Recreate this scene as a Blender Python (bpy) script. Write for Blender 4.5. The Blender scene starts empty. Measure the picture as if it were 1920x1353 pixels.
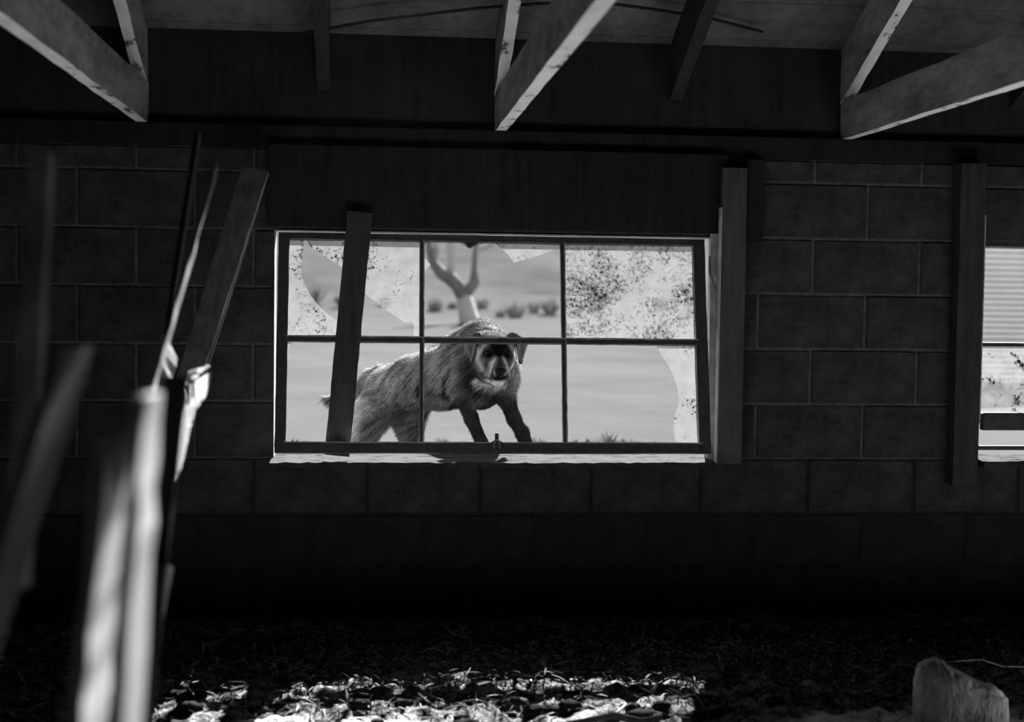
import bpy, bmesh, math, random
import numpy as np
from mathutils import Vector, Matrix

random.seed(7)
sc = bpy.context.scene
col = sc.collection

# ------------------------------------------------------------------ camera
H = 1.18                       # eye height above the barn floor
FPX = 2625.0                   # focal length in pixels of the 1920 px frame
YAW, PIT, ROL = math.radians(5.75), math.radians(2.78), math.radians(0.76)
fw = Vector((math.sin(YAW) * math.cos(PIT), math.cos(YAW) * math.cos(PIT), -math.sin(PIT)))
rt0 = Vector((math.cos(YAW), -math.sin(YAW), 0))
up0 = rt0.cross(fw)
rt = rt0 * math.cos(ROL) + up0 * math.sin(ROL)
up = -rt0 * math.sin(ROL) + up0 * math.cos(ROL)
CAM = Vector((0, 0, H))
cd = bpy.data.cameras.new('camera')
cam = bpy.data.objects.new('camera', cd)
col.objects.link(cam)
m = Matrix((rt, up, -fw)).transposed().to_4x4()
m.translation = CAM
cam.matrix_world = m
cd.sensor_width = 36.0
cd.lens = FPX / 1920 * 36
cd.clip_start, cd.clip_end = 0.05, 1000
cd.dof.use_dof = True
cd.dof.focus_distance = 5.3
cd.dof.aperture_fstop = 2.3
sc.camera = cam


def at(px, py, Y):
    """the point of the place on the plane y = Y that the photograph shows at (px, py)"""
    d = fw + rt * ((px - 960) / FPX) - up * ((py - 676.5) / FPX)
    return CAM + d * (Y / d.y)


# ------------------------------------------------------------------ light
ELEV, AZ = math.radians(35), math.radians(13)
sd = bpy.data.lights.new('sun', 'SUN')
sd.energy = 50
sd.angle = math.radians(0.55)
sun = bpy.data.objects.new('sun', sd)
col.objects.link(sun)
to_sun = Vector((math.sin(AZ) * math.cos(ELEV), math.cos(AZ) * math.cos(ELEV), math.sin(ELEV)))
sun.rotation_euler = to_sun.to_track_quat('Z', 'Y').to_euler()
sun.location = (3, 9, 8)

w = bpy.data.worlds.new('overcast_sky')
sc.world = w
w.use_nodes = True
w.node_tree.nodes['Background'].inputs[0].default_value = (1, 1, 1, 1)
w.node_tree.nodes['Background'].inputs[1].default_value = 1.05

vs = sc.view_settings
vs.view_transform = 'Standard'
vs.look = 'None'
vs.exposure = 0.0
vs.gamma = 1.0
vs.use_curve_mapping = False
sc.cycles.max_bounces = 8
sc.cycles.diffuse_bounces = 5
sc.cycles.transparent_max_bounces = 16
sc.cycles.caustics_reflective = False
sc.cycles.caustics_refractive = False
sc.cycles.use_denoising = True


# ------------------------------------------------------------------ helpers
def tag(o, label=None, cat=None, group=None, kind=None):
    if label: o['label'] = label
    if cat: o['category'] = cat
    if group: o['group'] = group
    if kind: o['kind'] = kind
    return o


def empty(name, loc):
    o = bpy.data.objects.new(name, None)
    o.empty_display_size = 0.05
    col.objects.link(o)
    o.location = loc
    return o


def link(name, me, mats, parent=None):
    o = bpy.data.objects.new(name, me)
    col.objects.link(o)
    for mm in (mats if isinstance(mats, (list, tuple)) else [mats]):
        if me.materials.find(mm.name) < 0: me.materials.append(mm)
    if parent:
        o.parent = parent
        o.matrix_parent_inverse = Matrix.Translation(-Vector(parent.location))
    return o


def from_bm(name, bm, mats, parent=None, smooth=False):
    me = bpy.data.meshes.new(name)
    bmesh.ops.recalc_face_normals(bm, faces=bm.faces)
    bm.to_mesh(me)
    bm.free()
    if smooth:
        for p in me.polygons: p.use_smooth = True
    return link(name, me, mats, parent)


def add_box(bm, x0, x1, y0, y1, z0, z1, bev=0.0):
    r = bmesh.ops.create_cube(bm, size=1)
    bmesh.ops.scale(bm, vec=(x1 - x0, y1 - y0, z1 - z0), verts=r['verts'])
    bmesh.ops.translate(bm, vec=((x0 + x1) / 2, (y0 + y1) / 2, (z0 + z1) / 2), verts=r['verts'])
    if bev > 0:
        es = list({e for v in r['verts'] for e in v.link_edges})
        bmesh.ops.bevel(bm, geom=es, offset=bev, segments=1, affect='EDGES')


def box(name, x0, x1, y0, y1, z0, z1, mats, parent=None, bev=0.0):
    bm = bmesh.new()
    add_box(bm, x0, x1, y0, y1, z0, z1, bev)
    return from_bm(name, bm, mats, parent)


def add_bar(bm, p0, p1, wid, thk, side, rough=0.0, segs=1, seed=0, w1=None):
    """a sawn timber from p0 to p1; wid is measured along `side`, thk across it"""
    rnd = random.Random(seed)
    p0, p1 = Vector(p0), Vector(p1)
    ax = (p1 - p0).normalized()
    s = (Vector(side) - ax * Vector(side).dot(ax)).normalized()
    n = ax.cross(s)
    w1 = wid if w1 is None else w1
    rings = []
    for i in range(segs + 1):
        t = i / segs
        c = p0.lerp(p1, t)
        ww = wid + (w1 - wid) * t
        ring = []
        for a, b in ((-1, -1), (1, -1), (1, 1), (-1, 1)):
            j = rough
            ring.append(bm.verts.new(c + s * (a * ww / 2 + rnd.uniform(-j, j)) + n * (b * thk / 2 + rnd.uniform(-j, j))
                                     + (ax * rnd.uniform(-2 * j, 2 * j) if i in (0, segs) else Vector())))
        rings.append(ring)
    for i in range(segs):
        for k in range(4):
            bm.faces.new((rings[i][k], rings[i][(k + 1) % 4], rings[i + 1][(k + 1) % 4], rings[i + 1][k]))
    bm.faces.new(rings[0][::-1])
    bm.faces.new(rings[-1])


def plank(name, p0, p1, wid, thk, side, mat, parent=None, rough=0.002, segs=10, seed=0, w1=None, bev=0.0):
    bm = bmesh.new()
    add_bar(bm, p0, p1, wid, thk, side, rough, segs, seed, w1)
    if bev:
        bmesh.ops.bevel(bm, geom=[e for e in bm.edges], offset=bev, segments=1, affect='EDGES')
    return from_bm(name, bm, mat, parent)


def tube(bm, pts, radii, n=8, closed_ends=True):
    pts = [Vector(p) for p in pts]
    rings = []
    ref = Vector((0.13, 0.37, 0.92))
    for i, p in enumerate(pts):
        a = pts[min(i + 1, len(pts) - 1)] - pts[max(i - 1, 0)]
        a.normalize()
        s = ref.cross(a).normalized()
        t = a.cross(s)
        r = radii[i] if isinstance(radii, (list, tuple)) else radii
        rings.append([bm.verts.new(p + (s * math.cos(k * 2 * math.pi / n) + t * math.sin(k * 2 * math.pi / n)) * r) for k in range(n)])
    for i in range(len(rings) - 1):
        for k in range(n):
            bm.faces.new((rings[i][k], rings[i][(k + 1) % n], rings[i + 1][(k + 1) % n], rings[i + 1][k]))
    if closed_ends:
        bm.faces.new(rings[0][::-1])
        bm.faces.new(rings[-1])


# ------------------------------------------------------------------ materials (all grey: a black and white place)
def g(v): return (v, v, v, 1)


class NT:
    def __init__(s, name):
        s.m = bpy.data.materials.new(name)
        s.m.use_nodes = True
        s.t = s.m.node_tree
        s.t.nodes.clear()
        s.out = s.n('ShaderNodeOutputMaterial')

    def n(s, typ, **kw):
        nd = s.t.nodes.new(typ)
        for k, v in kw.items():
            if k.startswith('i_'):
                key = k[2:]
                nd.inputs[int(key) if key.isdigit() else key.replace('_', ' ')].default_value = v
            else:
                setattr(nd, k, v)
        return nd

    def l(s, a, b): s.t.links.new(a, b)

    def coord(s, scale=(1, 1, 1), kind='Object'):
        tc = s.n('ShaderNodeTexCoord')
        mp = s.n('ShaderNodeMapping')
        mp.inputs['Scale'].default_value = scale
        s.l(tc.outputs[kind], mp.inputs['Vector'])
        return mp.outputs['Vector']

    def noise(s, vec, scale, detail=5, rough=0.6):
        nd = s.n('ShaderNodeTexNoise', i_Scale=scale, i_Detail=detail, i_Roughness=rough)
        s.l(vec, nd.inputs['Vector'])
        return nd.outputs['Fac']

    def ramp(s, fac, stops, interp='LINEAR'):
        r = s.n('ShaderNodeValToRGB')
        r.color_ramp.interpolation = interp
        e = r.color_ramp.elements
        while len(e) < len(stops): e.new(0.5)
        for k, (p, v) in enumerate(stops):
            e[k].position = p
            e[k].color = g(v)
        s.l(fac, r.inputs['Fac'])
        return r.outputs['Color']

    def math(s, op, a, b):
        nd = s.n('ShaderNodeMath', operation=op)
        for i, v in enumerate((a, b)):
            if isinstance(v, (int, float)): nd.inputs[i].default_value = v
            else: s.l(v, nd.inputs[i])
        return nd.outputs[0]

    def bsdf(s, colr, rough=0.85, bump=None, strength=0.4, dist=0.01, spec=0.25):
        b = s.n('ShaderNodeBsdfPrincipled')
        b.inputs['Roughness'].default_value = rough
        b.inputs['Specular IOR Level'].default_value = spec
        if isinstance(colr, (int, float)): b.inputs['Base Color'].default_value = g(colr)
        else: s.l(colr, b.inputs['Base Color'])
        if bump is not None:
            bp = s.n('ShaderNodeBump', i_Strength=strength, i_Distance=dist)
            s.l(bump, bp.inputs['Height'])
            s.l(bp.outputs['Normal'], b.inputs['Normal'])
        return b.outputs['BSDF']

    def done(s, sh):
        s.l(sh, s.out.inputs['Surface'])
        return s.m


def mat_mottled(name, lo, hi, scale=8, stretch=(1, 1, 1), rough=0.9, bump=0.4, dist=0.006, spec=0.2, pos=(0.35, 0.65)):
    t = NT(name)
    v = t.coord(stretch)
    f = t.noise(v, scale)
    f2 = t.noise(v, scale * 6, 3)
    c = t.ramp(t.math('ADD', t.math('MULTIPLY', f, 0.7), t.math('MULTIPLY', f2, 0.3)), [(pos[0], lo), (pos[1], hi)])
    return t.done(t.bsdf(c, rough, f2, bump, dist, spec))


def mat_flaking(name, paint, bare, scale=14, cut=0.40, stretch=(1, 0.5, 1)):
    """old whitewash flaking off timber"""
    t = NT(name)
    v = t.coord(stretch)
    f = t.noise(v, scale, 6, 0.65)
    k = t.ramp(f, [(cut - 0.03, bare), (cut + 0.02, paint * 0.85), (0.62, paint)])
    return t.done(t.bsdf(k, 0.9, f, 0.4, 0.004, 0.15))


def mat_grain(name, lo, hi, axis_scale=(40, 40, 3), pos=(0.35, 0.65)):
    t = NT(name)
    v = t.coord(axis_scale)
    f = t.noise(v, 1.0, 6, 0.6)
    v2 = t.coord((1, 1, 1))
    f2 = t.noise(v2, 9, 4)
    s = t.math('ADD', t.math('MULTIPLY', f, 0.6), t.math('MULTIPLY', f2, 0.4))
    return t.done(t.bsdf(t.ramp(s, [(pos[0], lo), (pos[1], hi)]), 0.85, f, 0.5, 0.004, 0.2))


M = {}
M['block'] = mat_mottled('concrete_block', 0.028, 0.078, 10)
M['block_shaded'] = mat_mottled('shaded_block', 0.02, 0.045, 10)  # darker block copy, paints the shade low on the wall
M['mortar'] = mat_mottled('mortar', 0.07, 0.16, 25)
M['mortar_shaded'] = mat_mottled('shaded_mortar', 0.02, 0.045, 25)  # darker mortar copy for the same painted shade
M['sill'] = mat_mottled('worn_sill_paint', 0.012, 0.055, 30, (0.5, 1, 1), spec=0.0, pos=(0.34, 0.50))
M['jamb'] = mat_mottled('jamb_paint', 0.3, 0.6, 20, spec=0.0)
M['putty'] = mat_mottled('old_putty', 0.25, 0.6, 40, spec=0.0)  # pale putty that also paints the highlights along the sash bars
M['dark_wood'] = mat_grain('sooty_wood', 0.012, 0.03)
M['board_wood'] = mat_grain('prop_board_wood', 0.035, 0.075)
M['mid_wood'] = mat_grain('old_wood', 0.045, 0.13, pos=(0.3, 0.7))
M['grey_wood'] = mat_grain('weathered_wood', 0.06, 0.36, (60, 60, 4), pos=(0.32, 0.62))
M['pale_wood'] = mat_grain('pale_worn_wood', 0.09, 0.24, pos=(0.3, 0.7))
M['joist_side'] = mat_mottled('joist_wood', 0.11, 0.38, 7, (1, 0.35, 1.2))
M['whitewash'] = mat_flaking('flaking_whitewash', 0.92, 0.10)
M['rafter_dark'] = mat_grain('dark_rafter_wood', 0.018, 0.04)
M['roof'] = mat_mottled('roof_sheathing', 0.07, 0.17, 5)
M['steel'] = mat_mottled('rusty_steel', 0.03, 0.075, 40, rough=0.6, spec=0.4)
M['steel_worn'] = mat_mottled('worn_steel_edge', 0.08, 0.2, 60, rough=0.5, spec=0.5)
M['plank_wood'] = mat_grain('dusty_plank_wood', 0.07, 0.24, pos=(0.3, 0.7))
M['clod'] = mat_mottled('dark_clod', 0.008, 0.022, 30, spec=0.0)
M['earth'] = mat_mottled('outer_wall', 0.2, 0.3, 6)


def m_floor():
    t = NT('earth_floor')
    v = t.coord()
    f = t.noise(v, 14, 7, 0.7)
    f2 = t.noise(v, 60, 4, 0.7)
    # unseen pale zone added to bounce sun upward, trodden earth and litter along the wall
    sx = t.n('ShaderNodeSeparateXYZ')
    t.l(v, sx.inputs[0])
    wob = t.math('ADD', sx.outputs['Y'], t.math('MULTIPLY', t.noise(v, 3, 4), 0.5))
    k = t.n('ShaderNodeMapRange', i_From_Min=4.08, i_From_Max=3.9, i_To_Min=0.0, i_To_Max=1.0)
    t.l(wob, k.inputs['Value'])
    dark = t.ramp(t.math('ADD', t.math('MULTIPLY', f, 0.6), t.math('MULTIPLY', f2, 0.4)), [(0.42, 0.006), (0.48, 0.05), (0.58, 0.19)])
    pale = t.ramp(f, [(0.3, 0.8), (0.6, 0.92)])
    mx = t.n('ShaderNodeMix', data_type='RGBA')
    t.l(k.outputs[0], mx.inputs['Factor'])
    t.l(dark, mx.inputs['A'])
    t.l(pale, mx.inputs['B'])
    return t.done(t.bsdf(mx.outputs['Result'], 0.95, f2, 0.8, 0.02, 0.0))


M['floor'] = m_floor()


def m_straw():
    t = NT('straw')
    ge = t.n('ShaderNodeNewGeometry')
    c = t.ramp(ge.outputs['Random Per Island'], [(0.0, 0.008), (0.4, 0.03), (0.7, 0.09), (1.0, 0.26)])
    return t.done(t.bsdf(c, 0.9, None, 0, 0, 0.0))


M['straw'] = m_straw()


def m_glass(name, speck_scale=46, dens=0.5, film=0.10, offs=0.0, soft=0.07):
    """old window glass under a film of dust with clotted specks of dirt"""
    t = NT(name)
    v = t.coord()
    mp = t.n('ShaderNodeMapping')
    mp.inputs['Location'].default_value = (offs, 0, offs * 0.7)
    t.l(v, mp.inputs['Vector'])
    v = mp.outputs['Vector']
    big = t.noise(v, 7, 3)
    sm = t.noise(v, speck_scale, 5, 0.75)
    f = t.math('ADD', t.math('MULTIPLY', big, 0.5), t.math('MULTIPLY', sm, 0.62))
    dirt = t.ramp(f, [(dens, 0), (dens + soft, 1)])
    veil = t.ramp(t.noise(v, 22, 4), [(0.3, 0.28), (0.7, 0.5)])
    tr = t.n('ShaderNodeBsdfTransparent')
    tl = t.n('ShaderNodeBsdfTranslucent')
    tl.inputs['Color'].default_value = g(film)
    df = t.n('ShaderNodeBsdfDiffuse')
    df.inputs['Color'].default_value = g(0.05)
    m1 = t.n('ShaderNodeMixShader')
    t.l(veil, m1.inputs[0])
    t.l(tr.outputs[0], m1.inputs[1])
    t.l(tl.outputs[0], m1.inputs[2])
    m2 = t.n('ShaderNodeMixShader')
    t.l(dirt, m2.inputs[0])
    t.l(m1.outputs[0], m2.inputs[1])
    t.l(df.outputs[0], m2.inputs[2])
    return t.done(m2.outputs[0])


M['pane_speckled'] = m_glass('speckled_pane', 95, dens=0.60)
M['pane_dirty'] = m_glass('heavily_soiled_pane', 80, 0.545, 0.10, 3.3, 0.15)
M['pane_streaked'] = m_glass('streaked_pane', 30, 0.62, 0.10, 8.1)


def m_clear():
    t = NT('clear_glass')
    tr = t.n('ShaderNodeBsdfTransparent')
    tr.inputs['Color'].default_value = g(0.93)
    gl = t.n('ShaderNodeBsdfGlossy')
    gl.inputs['Roughness'].default_value = 0.08
    mx = t.n('ShaderNodeMixShader')
    mx.inputs[0].default_value = 0.04
    t.l(tr.outputs[0], mx.inputs[1])
    t.l(gl.outputs[0], mx.inputs[2])
    return t.done(mx.outputs[0])


M['clear'] = m_clear()
M['field'] = mat_mottled('pasture', 0.040, 0.055, 0.35, rough=1, bump=0.2, spec=0.0)
M['hill'] = mat_mottled('hillside_scrub', 0.028, 0.055, 0.10, (1, 0.5, 1), rough=1, bump=0.2, spec=0.0)
M['bark'] = mat_mottled('bark', 0.16, 0.30, 1.5)
M['bark_dark'] = mat_mottled('wet_bark', 0.07, 0.14, 1.5)
M['grass'] = mat_mottled('dry_grass', 0.10, 0.19, 6, rough=1)
M['white_metal'] = mat_mottled('white_sheet_metal', 0.66, 0.8, 2, rough=0.6, bump=0.0)
M['stone'] = mat_mottled('rough_stone', 0.12, 0.55, 9, (1, 1, 0.5), bump=0.9, dist=0.02)

# ------------------------------------------------------------------ the room
WY = 5.03                      # inner face of the window wall
WO = WY + 0.10                 # outer face
ZS = H - 0.600                 # sill line = bed joint of a course
CZ = 0.2032
ZT = ZS + 4 * CZ               # head of the openings
ZW = H + 0.50                  # top of the block wall
ZJ = H + 0.58                  # underside of the ceiling joists
ZD = H + 0.925                 # roof deck at the wall
SL = 0.46                      # roof slope
RY = 1.05                      # ridge
W1 = (at(513, 650, WY).x, at(1337, 650, WY).x)
W2L = at(1832, 650, WY).x
W2 = (W2L, W2L + (W1[1] - W1[0]))
SP = W2L - W1[0]
W0 = (W1[0] - SP, W1[1] - SP)
XL, XR, YF = W0[0] - 0.35, W2[1] + 0.45, -2.6

# floor: uneven earth
vx, fc = [], []
rn = np.random.default_rng(3)
ph = rn.uniform(0, 6.28, (40,)); kx = rn.normal(0, 9, 40); ky = rn.normal(0, 9, 40)
ph2 = rn.uniform(0, 6.28, (24,)); kx2 = rn.normal(0, 55, 24); ky2 = rn.normal(0, 80, 24)


def floor_z(x, y):
    b = sum(math.sin(kx[i] * x + ky[i] * y + ph[i]) for i in range(40)) / 40
    z = 0.045 * b - 0.01
    if y > 3.5:
        k = min(1.0, (y - 3.5) / 0.3)
        z += k * 0.035 * math.exp(-((y - 4.25) / 0.25) ** 2) * (0.6 + 0.4 * math.sin(1.9 * x + 0.6))
        z += k * 0.048 * sum(math.sin(kx2[i] * x + ky2[i] * y + ph2[i]) for i in range(24)) / 24
    return z


def steps(marks):
    out = []
    for (a, b, d) in marks:
        n = max(1, round((b - a) / d))
        out += [a + (b - a) * i / n for i in range(n)]
    return out + [marks[-1][1]]


fx = steps([(XL - 0.05, -1.2, 0.1), (-1.2, 2.5, 0.018), (2.5, XR + 0.05, 0.1)])
fy = steps([(YF - 0.05, 3.5, 0.1), (3.5, 4.6, 0.013), (4.6, WY + 0.05, 0.03)])
for y in fy:
    for x in fx: vx.append((x, y, floor_z(x, y)))
nx = len(fx) - 1
for j in range(len(fy) - 1):
    for i in range(nx):
        a = j * (nx + 1) + i
        fc.append((a, a + 1, a + nx + 2, a + nx + 1))
me = bpy.data.meshes.new('floor')
me.from_pydata(vx, [], fc)
for p in me.polygons: p.use_smooth = True
tag(link('floor', me, M['floor']), 'uneven earth floor with litter and a pale zone added to bounce light', None, None, 'structure')

# window wall: mortar core with openings, face blocks as pieces
wins = [W1, W2]
xs = [XL - 0.2]
for a, b in wins: xs += [a, b]
xs.append(XR + 0.2)
bm = bmesh.new()
for k in range(len(xs) - 1):
    a, b = xs[k], xs[k + 1]
    if k % 2 == 0:
        add_box(bm, a, b, WY + 0.006, WO, ZS, ZT)
add_box(bm, xs[0], xs[-1], WY + 0.006, WO, ZT, ZW)
add_box(bm, xs[0], xs[-1], WY + 0.006, WO, -0.25, ZS)
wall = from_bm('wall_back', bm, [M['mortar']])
wall.data.materials.append(M['mortar_shaded'])
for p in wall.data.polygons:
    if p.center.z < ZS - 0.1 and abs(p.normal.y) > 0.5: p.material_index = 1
tag(wall, 'concrete block wall with steel windows', None, None, 'structure')
X0 = at(1522, 600, WY).x
BL, BH, JT = 0.4064, CZ, 0.011
block_cache = {}


def block_mesh(wd, ht, mat, depth=0.03):
    key = (round(wd, 3), round(ht, 3), mat)
    if key not in block_cache:
        b = bmesh.new()
        add_box(b, 0, wd, 0, depth, 0, ht, 0.003)
        me_ = bpy.data.meshes.new('block')
        bmesh.ops.recalc_face_normals(b, faces=b.faces)
        b.to_mesh(me_)
        b.free()
        me_.materials.append(M[mat])
        block_cache[key] = me_
    return block_cache[key]


rb = random.Random(5)
for k in range(-3, 6):
    z0 = ZS + k * CZ + JT / 2
    z1 = min(z0 + CZ - JT, ZW - 0.004)
    if z0 < 0: z0 = -0.04
    off = X0 + (0 if k % 2 == 1 else BL / 2)
    n0 = math.floor((XL - off) / BL)
    x = off + n0 * BL
    while x < XR:
        a, b = x + JT / 2, x + BL - JT / 2
        a, b = max(a, XL), min(b, XR)
        spans = [(a, b)]
        if 0 <= k < 4:
            for (l, r) in wins:
                ns = []
                for (p, q) in spans:
                    if q <= l or p >= r: ns.append((p, q)); continue
                    if p < l: ns.append((p, l - 0.001))
                    if q > r: ns.append((r + 0.001, q))
                spans = ns
        for (p, q) in spans:
            if q - p < 0.02: continue
            mt = 'block_shaded' if k < -1 else 'block'
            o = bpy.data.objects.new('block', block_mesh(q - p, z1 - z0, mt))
            col.objects.link(o)
            o.location = (p, WY + rb.uniform(-0.002, 0.002), z0)
            o.parent = wall
        x += BL

# other walls, top plate, eave blocking
tag(box('wall_left', XL - 0.2, XL, YF, WY, -0.25, ZD + 2.2, M['dark_wood']), 'dark side wall', None, None, 'structure')
tag(box('wall_right', XR, XR + 0.2, YF, WY, -0.25, ZD + 2.2, M['dark_wood']), 'dark side wall', None, None, 'structure')
tag(box('wall_front', XL - 0.2, XR + 0.2, YF - 0.2, YF, -0.25, ZD + 2.2, M['dark_wood']), 'dark wall facing the windows', None, None, 'structure')
tag(box('trim_1', XL, XR, WY + 0.0, WO, ZW, ZJ, M['dark_wood']), 'dark timber top plate along the block wall', None, None, 'structure')
tag(box('trim_2', XL, XR, WY + 0.03, WY + 0.07, ZJ, ZD + 0.0, M['rafter_dark']), 'dark eave blocking above the top plate', None, None, 'structure')
tag(box('trim_3', W1[0] - 0.02, W1[1] + 0.035, WY - 0.028, WY - 0.002, ZT + 0.012, ZW + 0.01, M['dark_wood']), 'dark header boards over the window', None, None, 'structure')

# joists and rafters
J = [at(258, 232, 4.95).x, at(943, 252, 4.95).x, at(1604, 244, 4.95).x]
JL = ['whitewashed ceiling joist ending above the leaning planks', 'whitewashed ceiling joist ending over the middle of the big window',
      'whitewashed ceiling joist ending between the two windows']


def two_tone(name, p0, p1, wid, thk, side_m, under_m, label, cat, group, seed):
    bm = bmesh.new()
    add_bar(bm, p0, p1, wid, thk, (1, 0, 0), 0.0015, 60, seed)
    o = from_bm(name, bm, [side_m, under_m])
    for p in o.data.polygons:
        if p.normal.z < -0.6: p.material_index = 1
    return tag(o, label, cat, group)


for i, x in enumerate(J):
    two_tone('ceiling_joist', (x, WY + 0.03, ZJ + 0.07), (x, YF + 0.0, ZJ + 0.07), 0.040, 0.14, M['joist_side'], M['whitewash'], JL[i], 'joist', None, i)
RL = ['whitewashed rafter rising from the joist above the leaning planks', 'whitewashed rafter rising from the joist over the big window',
      'whitewashed rafter rising from the joist between the two windows']
for i, x in enumerate(J):
    zb = ZJ + 0.14 + 0.10
    two_tone('roof_rafter', (x - 0.003, WY + 0.10, zb - 0.10 * SL), (x - 0.003, RY, zb + (WY - RY) * SL), 0.040, 0.175, M['joist_side'], M['whitewash'], RL[i], 'rafter', None, 20 + i)
mids = [(J[0] - 0.65, 'dark unpainted rafter on the shadowy side of the joist above the planks'),
        ((J[0] + J[1]) / 2, 'dark unpainted rafter between the joist above the planks and the joist over the big window'),
        ((J[1] + J[2]) / 2, 'dark unpainted rafter between the two whitewashed joists nearest the casing post'),
        (J[2] + 0.65, 'dark unpainted rafter over the second window')]
for i, (x, lb) in enumerate(mids):
    zb = ZJ + 0.14 + 0.10
    two_tone('roof_rafter', (x, WY + 0.10, zb - 0.10 * SL), (x, RY, zb + (WY - RY) * SL), 0.045, 0.175, M['rafter_dark'], M['rafter_dark'], lb, 'rafter', None, 30 + i)

# roof: sheathing boards laid across the rafters; unseen gaps added to throw sun on the planks
roof = bpy.data.objects.new('ceiling', None)
col.objects.link(roof)
tag(roof, 'sloping roof of sheathing boards', None, None, 'structure')
cs = 1 / math.sqrt(1 + SL * SL)


def deck(xa, xb, ya, yb, sgn=1, name='roof_board', mat='roof'):
    def z(y): return ZD + 0.0 + SL * (WY - y) if sgn > 0 else ZD + SL * (WY - RY) - SL * (RY - y)
    b = bmesh.new()
    vs_ = [b.verts.new((x, y, z(y) + dz)) for dz in (0, 0.022) for (x, y) in ((xa, ya), (xb, ya), (xb, yb), (xa, yb))]
    for f in ((0, 1, 2, 3), (4, 5, 6, 7), (0, 1, 5, 4), (1, 2, 6, 5), (2, 3, 7, 6), (3, 0, 4, 7)):
        b.faces.new([vs_[q] for q in f])
    o = from_bm(name, b, M[mat])
    o.parent = roof
    return o


SUN_GAPS = [(0.33, 0.47, 3.62, 3.74), (0.205, 0.47, 3.74, 3.86), (0.25, 0.40, 3.86, 4.02), (-0.09, 0.20, 4.36, 4.82)]
ys = [5.42]
while ys[-1] > RY: ys.append(max(ys[-1] - 0.20, RY))
ys = sorted(set([round(v, 3) for v in ys] + [3.74, 3.86, 4.36]), reverse=True)
for k in range(len(ys) - 1):
    yb, ya = ys[k], ys[k + 1] + 0.004
    cuts = [(h[0], h[1]) for h in SUN_GAPS if min(yb, h[3]) - max(ya, h[2]) > 0.03]
    x = XL - 0.15
    for (a, b) in sorted(cuts):
        deck(x, a, ya, yb)
        x = b
    deck(x, XR + 0.15, ya, yb)
deck(XL - 0.15, XR + 0.15, YF - 0.15, RY, -1, 'roof_slope', 'rafter_dark')

# ------------------------------------------------------------------ windows
# sill, jamb linings and fixed frame of the big window
win1 = empty('window_1', ((W1[0] + W1[1]) / 2, WY, ZS))
tag(win1, 'big steel window with six broken panes, its sash leaning into the room', None, None, 'structure')


def rough_sill(name, xa, xb, ya, yb, z, parent, seed):
    r = random.Random(seed)
    b = bmesh.new()
    n = 60
    top, bot = [], []
    for i in range(n + 1):
        x = xa + (xb - xa) * i / n
        e = r.uniform(-0.006, 0.004)
        top.append((b.verts.new((x, ya + e, z + r.uniform(-0.003, 0.001))), b.verts.new((x, yb, z + 0.004))))
        bot.append((b.verts.new((x, ya + e + 0.006, z - 0.016 + r.uniform(-0.008, 0.003))), b.verts.new((x, yb, z - 0.03))))
    for i in range(n):
        for A, B in (((top[i][0], top[i + 1][0]), (top[i + 1][1], top[i][1])), ((bot[i][0], bot[i + 1][0]), (top[i + 1][0], top[i][0])),
                     ((bot[i][0], bot[i][1]), (bot[i + 1][1], bot[i + 1][0])), ((top[i][1], top[i + 1][1]), (bot[i + 1][1], bot[i][1]))):
            b.faces.new((A[0], A[1], B[0], B[1]))
    for i in (0, n):
        b.faces.new((top[i][0], top[i][1], bot[i][1], bot[i][0]))
    return from_bm(name, b, M['sill'], parent)


rough_sill('window_sill', W1[0] - 0.004, W1[1] - 0.01, WY - 0.13, WO + 0.02, ZS + 0.002, win1, 4)
box('frame_jamb', W1[0] + 0.0005, W1[0] + 0.0025, WY - 0.002, WO - 0.015, ZS + 0.006, ZT - 0.001, M['jamb'], win1)
box('frame_jamb', W1[1] - 0.0025, W1[1] - 0.0005, WY - 0.002, WO - 0.015, ZS + 0.006, ZT - 0.001, M['jamb'], win1)
box('frame_head', W1[0] + 0.001, W1[1] - 0.001, WY - 0.002, WO - 0.015, ZT - 0.003, ZT - 0.0005, M['jamb'], win1)

# the sash: local u across, v down, top near the wall face, bottom leaning into the room
TL, TR = at(523, 440, 5.06), at(1319, 448, 5.06)
BLc = at(514, 849, 4.89)
sw = TR.x - TL.x
ztop = (TL.z + TR.z) / 2
sv = Vector((0, 4.89 - 5.06, BLc.z - ztop))
sh = sv.length
sv.normalize()
su = Vector((1, 0, 0))
sn = su.cross(sv)               # towards outside or in
if sn.y > 0: sn = -sn
SO = Vector((TL.x, 5.06, ztop))


def S(u, v, n=0.0): return SO + su * u + sv * v + sn * n


def uv_of(px, py):
    """sash coordinates of a spot seen in the photograph"""
    d = fw + rt * ((px - 960) / FPX) - up * ((py - 676.5) / FPX)
    t = (SO - CAM).dot(sn) / d.dot(sn)
    p = CAM + d * t - SO
    return p.dot(su), p.dot(sv)


sash = 'sash'


def sash_bar(name, u0, v0, u1, v1, wid, thk, mat='steel', n=0.0, seed=0):
    b = bmesh.new()
    side = sv if abs(u1 - u0) > abs(v1 - v0) else su
    add_bar(b, S(u0, v0, n), S(u1, v1, n), wid, thk, side, 0.0008, 14, seed)
    return from_bm(name, b, M[mat], win1)


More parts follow.
